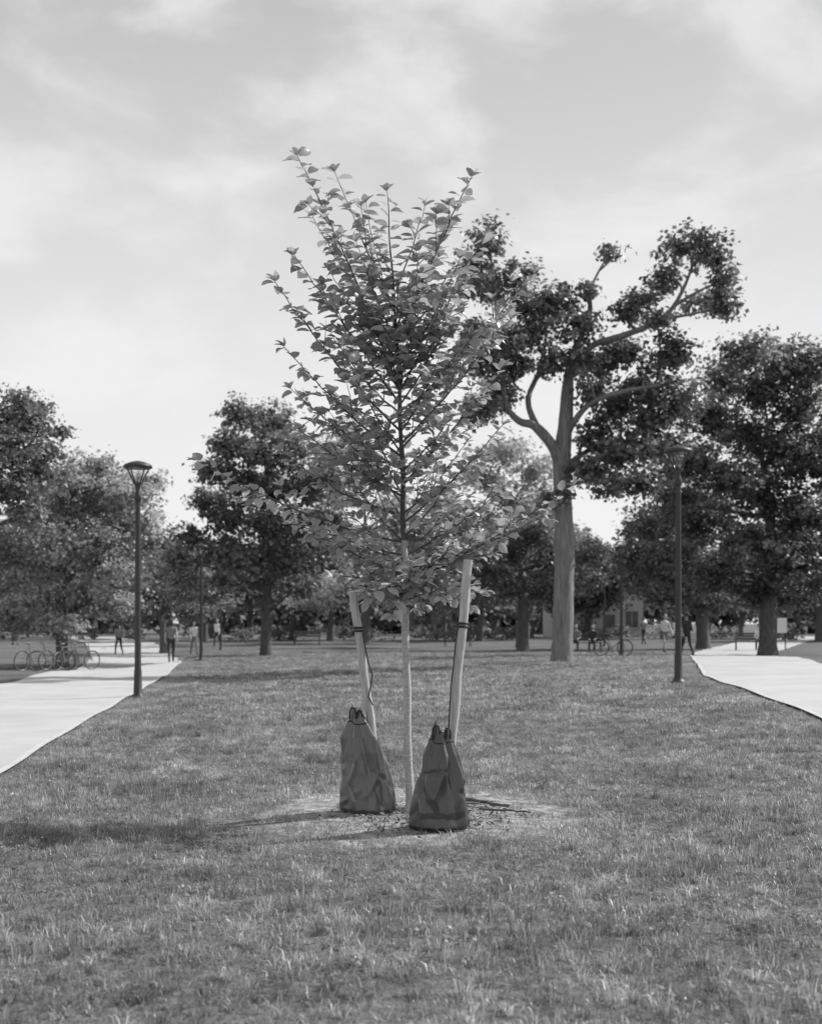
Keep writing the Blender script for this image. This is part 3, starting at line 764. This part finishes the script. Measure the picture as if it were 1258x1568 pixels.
bag(Rb, [(0, .183), (.05, .196), (.2, .188), (.4, .164), (.6, .134), (.75, .106), (.86, .074), (.93, .055), (1, .04)], .66, [(0, 0), (.5, .0), (1, 0.01)], M_bagR, 23, .8, 8, [(3.6, .07, .7), (6.0, .04, .6)], [(-.06, .09, .05), (.03, .07, .03)])

# ------------------------------------------------------------------ mulch and sticks
N = 4200
rr = np.sqrt(rng.random(N)); th = rng.random(N)*6.283
cx_ = .12+rr*np.cos(th)*.85; cy_ = 8.75+rr*np.sin(th)*.85
keepc = rng.random(N) < (1.1-rr*.85)
cx_, cy_ = cx_[keepc], cy_[keepc]; N = len(cx_)
C = np.stack([cx_, cy_, terrain(cx_, cy_)+.004+.014*rng.random(N)], -1)
n = nrm(np.array([0, 0, 1.0])+rng.normal(0, .5, (N, 3))); a = nrm(np.cross(n, rng.normal(0, 1, (N, 3)))); b2 = np.cross(n, a)
s = (.008+.02*rng.random(N)**2)[:, None]
V = np.stack([C+a*s, C+b2*s*.35, C-a*s, C-b2*s*.35], 1).reshape(-1, 3)
link("bark_mulch", quad_mesh("bark_mulch", V, np.arange(N*4).reshape(N, 4), np.ones(N), M_chip))
def stick(a, b2, r):
    a = Vector(a); b2 = Vector(b2); m_ = MB(); n_ = 8
    pts = [a.lerp(b2, i/n_)+Vector((random.gauss(0, .006), random.gauss(0, .006), random.gauss(0, .003))) for i in range(n_+1)]
    m_.tube(pts, [r*(1-.4*i/n_) for i in range(n_+1)], 8)
    m_.obj("fallen_stick", [M_twig])
stick((.42, 9.35, .04), (.72, 9.05, .03), .016)
stick((.50, 8.95, .03), (.85, 8.78, .025), .010)
stick((.38, 9.15, .03), (.62, 9.3, .03), .009)

# ------------------------------------------------------------------ street lamps
def lamp(px, d):
    xx = (px-629)/F*d; z = T(xx, d)
    rt = empty("street_lamp", (xx, d, z))
    m_ = MB()
    m_.lathe([(.0, -.05), (.14, -.05), (.14, .03), (.11, .05), (.08, .09), (.07, .5), (.067, .52), (.060, .56), (.055, 2.0), (.048, 3.6), (.048, 3.62), (.064, 3.64), (.064, 3.74), (.048, 3.78), (.038, 3.86), (.055, 3.9), (.055, 3.93), (.0, 3.94)], sides=16)
    m_.obj("pole", [M_black], rt)
    h = MB()
    h.lathe([(.0, 4.23), (.24, 4.225), (.262, 4.235), (.262, 4.27), (.24, 4.30), (.12, 4.345), (.03, 4.365), (.0, 4.366)], sides=28)
    for k in range(4):
        a = math.pi/4+k*math.pi/2
        h.tube([(.045*math.cos(a), .045*math.sin(a), 3.90), (.12*math.cos(a), .12*math.sin(a), 4.03), (.238*math.cos(a), .238*math.sin(a), 4.235)], .013, 6)
    h.lathe([(.0, 3.93), (.03, 3.94), (.03, 3.99), (.0, 4.0)], sides=12)
    h.obj("lamp_head", [M_black], rt)
    g_ = MB(); g_.lathe([(.05, 3.93), (.13, 4.05), (.225, 4.225)], sides=24); g_.obj("glass_lens", [M_glass], rt)
lamp(211, 22.5); lamp(1038, 22.5); lamp(308, 45.7); lamp(951, 47.5); lamp(338, 72); lamp(925, 74); lamp(1047, 78)

# ------------------------------------------------------------------ people
def person(name, loc, heading, pose="walk", height=1.72, top=M_white, legs=M_darkcl, sleeves="short", longhair=False, phase=1, shorts=False):
    s_ = height/1.75
    J = {}
    def j(n_, x, y, z, r): J[n_] = (Vector((x, y, z)), r)
    st_ = pose
    sit = st_ == "sit"
    pz = .52 if sit else .94
    j("pelvis", 0, 0, pz, .125); j("spine", 0, .0, pz+.18, .112); j("chest", 0, .01, pz+.40, .130); j("neckb", 0, .0, pz+.53, .062); j("neck", 0, .015, pz+.60, .05)
    sw = phase*.5 if st_ == "walk" else 0.05*phase
    for sd, sg in (("l", -1), ("r", 1)):
        f = sw*sg
        j("sho"+sd, .175*sg, 0, pz+.47, .056)
        if sit:
            j("elb"+sd, .23*sg, .06, pz+.20, .042); j("wri"+sd, .15*sg, .28, pz+.14, .028); j("palm"+sd, .12*sg, .36, pz+.13, .026)
            j("hip"+sd, .09*sg, .03, pz-.02, .085); j("kne"+sd, .13*sg, .44, pz, .06); j("ank"+sd, .13*sg, .46, .09, .042); j("toe"+sd, .14*sg, .62, .04, .036)
        else:
            j("elb"+sd, .225*sg, -.14*f*2-.02, pz+.19, .043); j("wri"+sd, .225*sg, -.28*f*2+.08, pz-.03, .028); j("palm"+sd, .22*sg, -.32*f*2+.11, pz-.11, .027)
            j("hip"+sd, .09*sg, 0, pz-.05, .088)
            if f >= 0: j("kne"+sd, .10*sg, .26*f*2, .49, .06); j("ank"+sd, .10*sg, .32*f*2, .09, .042); j("toe"+sd, .12*sg, .32*f*2+.16, .045, .036)
            else: j("kne"+sd, .10*sg, .10*f*2+.02, .49, .06); j("ank"+sd, .10*sg, .42*f*2, .13, .042); j("toe"+sd, .11*sg, .42*f*2+.15, .045, .036)
    names = list(J)
    E = [("pelvis", "spine"), ("spine", "chest"), ("chest", "neckb"), ("neckb", "neck")]
    for sd in "lr":
        E += [("chest", "sho"+sd), ("sho"+sd, "elb"+sd), ("elb"+sd, "wri"+sd), ("wri"+sd, "palm"+sd), ("pelvis", "hip"+sd), ("hip"+sd, "kne"+sd), ("kne"+sd, "ank"+sd), ("ank"+sd, "toe"+sd)]
    me = bpy.data.meshes.new(name); me.from_pydata([J[n_][0] for n_ in names], [(names.index(a), names.index(b)) for a, b in E], [])
    tmp = bpy.data.objects.new("tmp_body", me); scene.collection.objects.link(tmp)
    md_ = tmp.modifiers.new("skin", "SKIN"); 
    for i, n_ in enumerate(names):
        sv = me.skin_vertices[0].data[i]; r_ = J[n_][1]; sv.radius = (r_*1.15, r_) if n_ in ("pelvis", "spine", "chest") else (r_, r_)
        sv.use_root = (n_ == "pelvis")
    sb = tmp.modifiers.new("sub", "SUBSURF"); sb.levels = 2; sb.render_levels = 2
    dg = bpy.context.evaluated_depsgraph_get(); ev = tmp.evaluated_get(dg).to_mesh()
    vs = [v.co.copy() for v in ev.vertices]; fs = [tuple(p_.vertices) for p_ in ev.polygons]
    tmp.evaluated_get(dg).to_mesh_clear(); bpy.data.objects.remove(tmp)
    m_ = MB()
    segs = [(J[a][0], J[b][0], a, b) for a, b in E]
    for f in fs:
        c = sum((vs[i] for i in f), Vector())/len(f); best = None
        for a, b, na_, nb_ in segs:
            t = max(0, min(1, (c-a).dot(b-a)/max((b-a).length_squared, 1e-9))); dd = (c-(a+(b-a)*t)).length
            if best is None or dd < best[0]: best = (dd, na_, nb_, t)
        _, na_, nb_, t = best
        if nb_[:3] == "toe": mi = 4
        elif nb_[:3] == "ank": mi = (0 if shorts else 2) if t < .85 else 4
        elif nb_[:3] in ("kne", "hip"): mi = 2 if not (shorts and nb_[:3] == "kne" and t > .8) else 0
        elif nb_[:3] == "elb": mi = 1 if (t < .6 or sleeves == "long") else 0
        elif nb_[:3] == "wri": mi = 1 if sleeves == "long" and t < .95 else 0
        elif nb_[:3] == "pal" or nb_ == "neck": mi = 0
        else: mi = 1 if not (na_ == "pelvis" and c.z < J["pelvis"][0].z+.03) else 2
        m_.f.append(f); m_.m.append(mi); m_.sm.append(True)
    m_.v = [tuple(v) for v in vs]
    hz = pz+.72; hy = .03
    m_.ball((0, hy, hz), (.077, .096, .118), 0, 16, 12)
    m_.ball((0, hy+.045, hz-.06), (.05, .05, .05), 0, 10, 8)
    m_.tube([(0, hy+.092, hz+.02), (0, hy+.118, hz-.022), (0, hy+.094, hz-.032)], [.008, .014, .008], 6, 0)
    for sg in (-1, 1):
        m_.ball((.03*sg, hy+.083, hz+.008), .012, 3, 8, 6)
        m_.ball((.078*sg, hy, hz-.005), (.012, .022, .032), 0, 8, 6)
    m_.ball((0, hy+.088, hz-.062), (.025, .008, .006), 5, 8, 6)
    m_.ball((0, hy-.02, hz+.028), (.086, .095, .105), 3, 14, 10)
    if longhair: m_.ball((0, hy-.06, hz-.07), (.075, .05, .14), 3, 12, 8)
    for sd, sg in (("l", -1), ("r", 1)):
        p_ = J["palm"+sd][0]; w_ = J["wri"+sd][0]; dr = (p_-w_).normalized()
        sid = Vector((0, 1, 0)) if not sit else Vector((1, 0, 0)); sid = (sid-dr*sid.dot(dr)).normalized(); inn = Vector((-sg, 0, 0)) if not sit else Vector((0, 0, -1))
        for k, ln in enumerate((.068, .078, .073, .058)):
            o = p_+sid*(.026-.0175*k)
            m_.tube([o, o+dr*ln*.55+inn*.005, o+dr*ln*.95+inn*.025], [.0095, .0085, .0065], 6, 0)
        o = w_.lerp(p_, .5)+sid*.02
        m_.tube([o, o+sid*.028+dr*.02, o+sid*.032+dr*.052+inn*.012], [.011, .010, .008], 6, 0)
    ob = m_.obj(name, [M_skin, top, legs, M_hair, M_shoe, M_darkcl], None, loc, heading)
    ob.scale = (s_, s_, s_)
    return ob
def gp(px, d): 
    x = (px-629)/F*d; return (x, d, T(x, d)+.02)
person("walking_woman", gp(262, 47), math.radians(15), "walk", 1.66, M_greycl, M_darkcl, "short", True, 1)
person("walking_man", gp(297, 64), math.radians(200), "walk", 1.78, M_white, M_greycl, "short", False, -1)
person("walking_man", gp(333, 74), math.radians(170), "walk", 1.75, M_white, M_darkcl, "long", False, 1)
person("walking_man", gp(1017, 57), math.radians(190), "walk", 1.78, M_white, M_greycl, "short", False, 1, True)
person("walking_man", gp(1051, 50), math.radians(10), "walk", 1.74, M_darkcl, M_darkcl, "long", False, -1)
person("walking_man", gp(370, 84), math.radians(150), "walk", 1.75, M_darkcl, M_greycl, "long", False, 1)
person("walking_woman", gp(182, 64), math.radians(30), "walk", 1.65, M_greycl, M_darkcl, "long", True, -1)
person("walking_man", gp(985, 80), math.radians(20), "walk", 1.75, M_greycl, M_darkcl, "long", False, 1)

def bench(loc, rot):
    rt = empty("park_bench", loc, rot); m_ = MB()
    for k in range(4): m_.box((0, -.02+.11*k, .45), (1.7, .09, .035), 0)
    for k in range(3): m_.box((0, -.09-.03*k, .58+.13*k), (1.7, .03, .10), 0)
    m_.obj("slats", [M_twig], rt, bevel=.005)
    f_ = MB()
    for sx in (-.75, .75):
        f_.tube([(sx, .34, 0), (sx, .34, .43), (sx, -.08, .425), (sx, -.2, .92)], .022, 8); f_.tube([(sx, -.08, .43), (sx, -.14, 0)], .022, 8)
        f_.tube([(sx, .34, .43), (sx, .34, .64), (sx, -.12, .66)], .018, 8)
    f_.obj("iron_frame", [M_black], rt)
def bench_with_people(px, d, rot, tops):
    L = gp(px, d); bench(L, rot)
    for i, tp_ in enumerate(tops):
        ox = -.4+.8*i; x = L[0]+ox*math.cos(rot)-.12*math.sin(rot); y = L[1]+ox*math.sin(rot)+.12*math.cos(rot)
        person("seated_person", (x, y, T(x, y)), rot, "sit", 1.72, tp_, M_darkcl, "long", i == 1)
bench_with_people(895, 58, math.radians(165), [M_darkcl, M_greycl])
bench_with_people(1150, 62, math.radians(160), [M_white])
bench(gp(470, 75), math.radians(180)); bench(gp(700, 72), math.radians(190))

# bicycles
def bicycle(loc, rot, lean=.06):
    rt = empty("bicycle", loc, rot); rt.rotation_euler[0] = lean
    w_ = MB()
    for cx in (-.52, .52):
        w_.tube([(cx+.335*math.cos(a), 0, .345+.335*math.sin(a)) for a in np.linspace(0, 6.2832, 33)], .018, 6, 0, cap=False)
        w_.tube([(cx+.31*math.cos(a), 0, .345+.31*math.sin(a)) for a in np.linspace(0, 6.2832, 33)], .009, 5, 1, cap=False)
        for k in range(14):
            a = k*6.2832/14; w_.tube([(cx, .02*(-1)**k, .345), (cx+.31*math.cos(a), 0, .345+.31*math.sin(a))], .002, 3, 1, cap=False)
        w_.tube([(cx, -.05, .345), (cx, .05, .345)], .02, 8, 1)
    w_.obj("wheels", [M_tyre, M_metal], rt)
    f_ = MB(); bb = (-.08, 0, .29); seat = (-.24, 0, .82); hd = (.34, 0, .86); hb = (.38, 0, .72)
    for a, b2, r in ((bb, seat, .017), (seat, hd, .015), (bb, hb, .018), (bb, (-.52, 0, .345), .011), (seat, (-.52, 0, .345), .009), (hd, hb, .02), (hb, (.52, 0, .345), .014), (hd, (.33, 0, .98), .013), (seat, (-.27, 0, .93), .013)):
        f_.tube([a, b2], r, 8, 0)
    f_.tube([(.42, -.28, 1.0), (.37, -.2, 1.0), (.33, 0, .98), (.37, .2, 1.0), (.42, .28, 1.0)], .012, 6, 0)
    f_.ball((-.28, 0, .95), (.13, .06, .03), 0, 10, 6)
    f_.tube([(-.08+.09*math.cos(a), .03, .29+.09*math.sin(a)) for a in np.linspace(0, 6.283, 15)], .008, 5, 0, cap=False)
    f_.tube([(-.08, .06, .29), (.0, .07, .14), (.0, .16, .14)], .01, 5, 0); f_.tube([(-.08, -.06, .29), (-.16, -.07, .44), (-.16, -.16, .44)], .01, 5, 0)
    f_.obj("frame", [M_greycl], rt)
for px, d_, rr_ in ((52, 42, 1.0), (78, 43, .6), (100, 43.5, 1.3), (122, 44, .9), (938, 52, .1)):
    bicycle(gp(px, d_), rr_)

# buildings
def building(name, loc, w_, dep, fl, wall, rot=0, hip=False):
    rt = empty(name, loc, rot); H = fl*3.2
    b_ = MB(); b_.box((0, dep/2, H/2), (w_, dep, H), 0); b_.obj("walls", [wall], rt)
    q = MB(); q.box((0, dep/2, H+.2), (w_+.5, dep+.5, .38), 0)
    if hip:
        q.add([(-w_/2-.4, -.4, H+.4), (w_/2+.4, -.4, H+.4), (w_/2+.4, dep+.4, H+.4), (-w_/2-.4, dep+.4, H+.4), (-w_/4, dep/2, H+3), (w_/4, dep/2, H+3)], [(0, 1, 5, 4), (1, 2, 5), (2, 3, 4, 5), (3, 0, 4)], 0, False)
    q.obj("roof", [M_roof], rt)
    wn = MB(); fr = MB(); n_ = int(w_/2.2)
    for f in range(fl):
        for k in range(n_):
            x = -w_/2+(k+.5)*w_/n_; z = f*3.2+1.8
            if f == 0 and k == n_//2:
                wn.box((x, -.03, 1.15), (1.1, .08, 2.2), 0); continue
            wn.box((x, -.02, z), (1.2, .06, 1.6), 0)
            fr.box((x, -.06, z-.86), (1.5, .16, .1), 0); fr.box((x, -.06, z+.86), (1.4, .12, .1), 0); fr.box((x, -.06, z), (.06, .05, 1.6), 0)
    wn.obj("windows_and_door", [M_winglass], rt); fr.obj("window_trim", [M_edge], rt)
building("white_building", (gp(915, 122)[0], 122, 0), 9, 9, 2, M_wall)
building("brick_building", (gp(640, 190)[0], 190, 0), 40, 12, 3, M_brick, 0, True)
building("brick_house", (gp(90, 178)[0], 178, 0), 22, 12, 2, M_brick, .1, True)
sb_ = MB(); sb_.box((0, 0, 1.25), (.7, .06, .8), 0)
rt = empty("notice_board", gp(1194, 66)); sb_.obj("panel", [M_white], rt, bevel=.01)
sp = MB(); 
for sx in (-.3, .3): sp.tube([(sx, .06, -.1), (sx, .06, 1.75)], .035, 8)
sp.obj("posts", [M_black], rt)

# ------------------------------------------------------------------ light & sky
EL = math.radians(41); AZ = math.radians(66)   # azimuth clockwise from +Y
sd = Vector((math.sin(AZ)*math.cos(EL), math.cos(AZ)*math.cos(EL), math.sin(EL)))
sl = bpy.data.lights.new("sun", 'SUN'); sl.energy = 5.0; sl.angle = math.radians(0.6); sl.color = (1, 1, 1)
so = bpy.data.objects.new("sun", sl); scene.collection.objects.link(so); so.rotation_euler = sd.to_track_quat('Z', 'Y').to_euler(); so.location = (20, 5, 20)
w = bpy.data.worlds.new("World"); scene.world = w; w.use_nodes = True
nt = w.node_tree; nt.nodes.clear()
out = nt.nodes.new("ShaderNodeOutputWorld"); bg = nt.nodes.new("ShaderNodeBackground"); bg.inputs[1].default_value = 0.1
sky = nt.nodes.new("ShaderNodeTexSky"); sky.sky_type = 'NISHITA'; sky.sun_disc = False; sky.sun_elevation = EL; sky.sun_rotation = AZ; sky.dust_density = 2.0
bw = nt.nodes.new("ShaderNodeRGBToBW"); nt.links.new(sky.outputs[0], bw.inputs[0])
tc = nt.nodes.new("ShaderNodeTexCoord")
sepw = nt.nodes.new("ShaderNodeSeparateXYZ"); nt.links.new(tc.outputs["Generated"], sepw.inputs[0])
mp = nt.nodes.new("ShaderNodeMapping"); mp.inputs["Scale"].default_value = (1.0, 1.0, 1.9); mp.inputs["Rotation"].default_value = (.0, .3, .3); mp.inputs["Location"].default_value = (3.1, 1.2, .4)
nt.links.new(tc.outputs["Generated"], mp.inputs[0])
n1 = nt.nodes.new("ShaderNodeTexNoise"); n1.inputs["Scale"].default_value = 6.0; n1.inputs["Detail"].default_value = 10; n1.inputs["Roughness"].default_value = .55; n1.inputs["Distortion"].default_value = .25
nt.links.new(mp.outputs[0], n1.inputs["Vector"])
cm = nt.nodes.new("ShaderNodeMapRange"); cm.interpolation_type = 'SMOOTHSTEP'
cm.inputs["From Min"].default_value = .42; cm.inputs["From Max"].default_value = .68; cm.inputs["To Max"].default_value = .62
nt.links.new(n1.outputs["Fac"], cm.inputs["Value"])
hz = nt.nodes.new("ShaderNodeMapRange"); hz.interpolation_type = 'SMOOTHSTEP'
hz.inputs["From Min"].default_value = .08; hz.inputs["From Max"].default_value = .54; hz.inputs["To Min"].default_value = 1.0; hz.inputs["To Max"].default_value = 0.0
nt.links.new(sepw.outputs[2], hz.inputs["Value"])
hh = math_n(nt, "MULTIPLY", hz.outputs[0], 0.86)
mxf = math_n(nt, "ADD", hh, math_n(nt, "MULTIPLY", cm.outputs[0], math_n(nt, "SUBTRACT", 1.0, hh)))
base = math_n(nt, "ADD", math_n(nt, "MULTIPLY", bw.outputs[0], 0.3), 4.4)
mxw = nt.nodes.new("ShaderNodeMix"); mxw.data_type = 'FLOAT'
nt.links.new(mxf, mxw.inputs[0]); nt.links.new(base, mxw.inputs[2]); mxw.inputs[3].default_value = 9.2
nt.links.new(mxw.outputs[0], bg.inputs[0]); nt.links.new(bg.outputs[0], out.inputs[0])

# ------------------------------------------------------------------ camera
cam = bpy.data.cameras.new("camera"); co = bpy.data.objects.new("camera", cam); scene.collection.objects.link(co)
co.location = (0, 0, CAM_H); co.rotation_euler = (math.radians(90), 0, 0)
cam.sensor_fit = 'HORIZONTAL'; cam.sensor_width = 36; cam.lens = 36*F/1258; cam.shift_y = 171/1258
cam.clip_end = 6000; cam.dof.use_dof = True; cam.dof.focus_distance = 8.75; cam.dof.aperture_fstop = 3.4
scene.camera = co
scene.view_settings.view_transform = 'Standard'; scene.view_settings.look = 'None'; scene.view_settings.exposure = 0
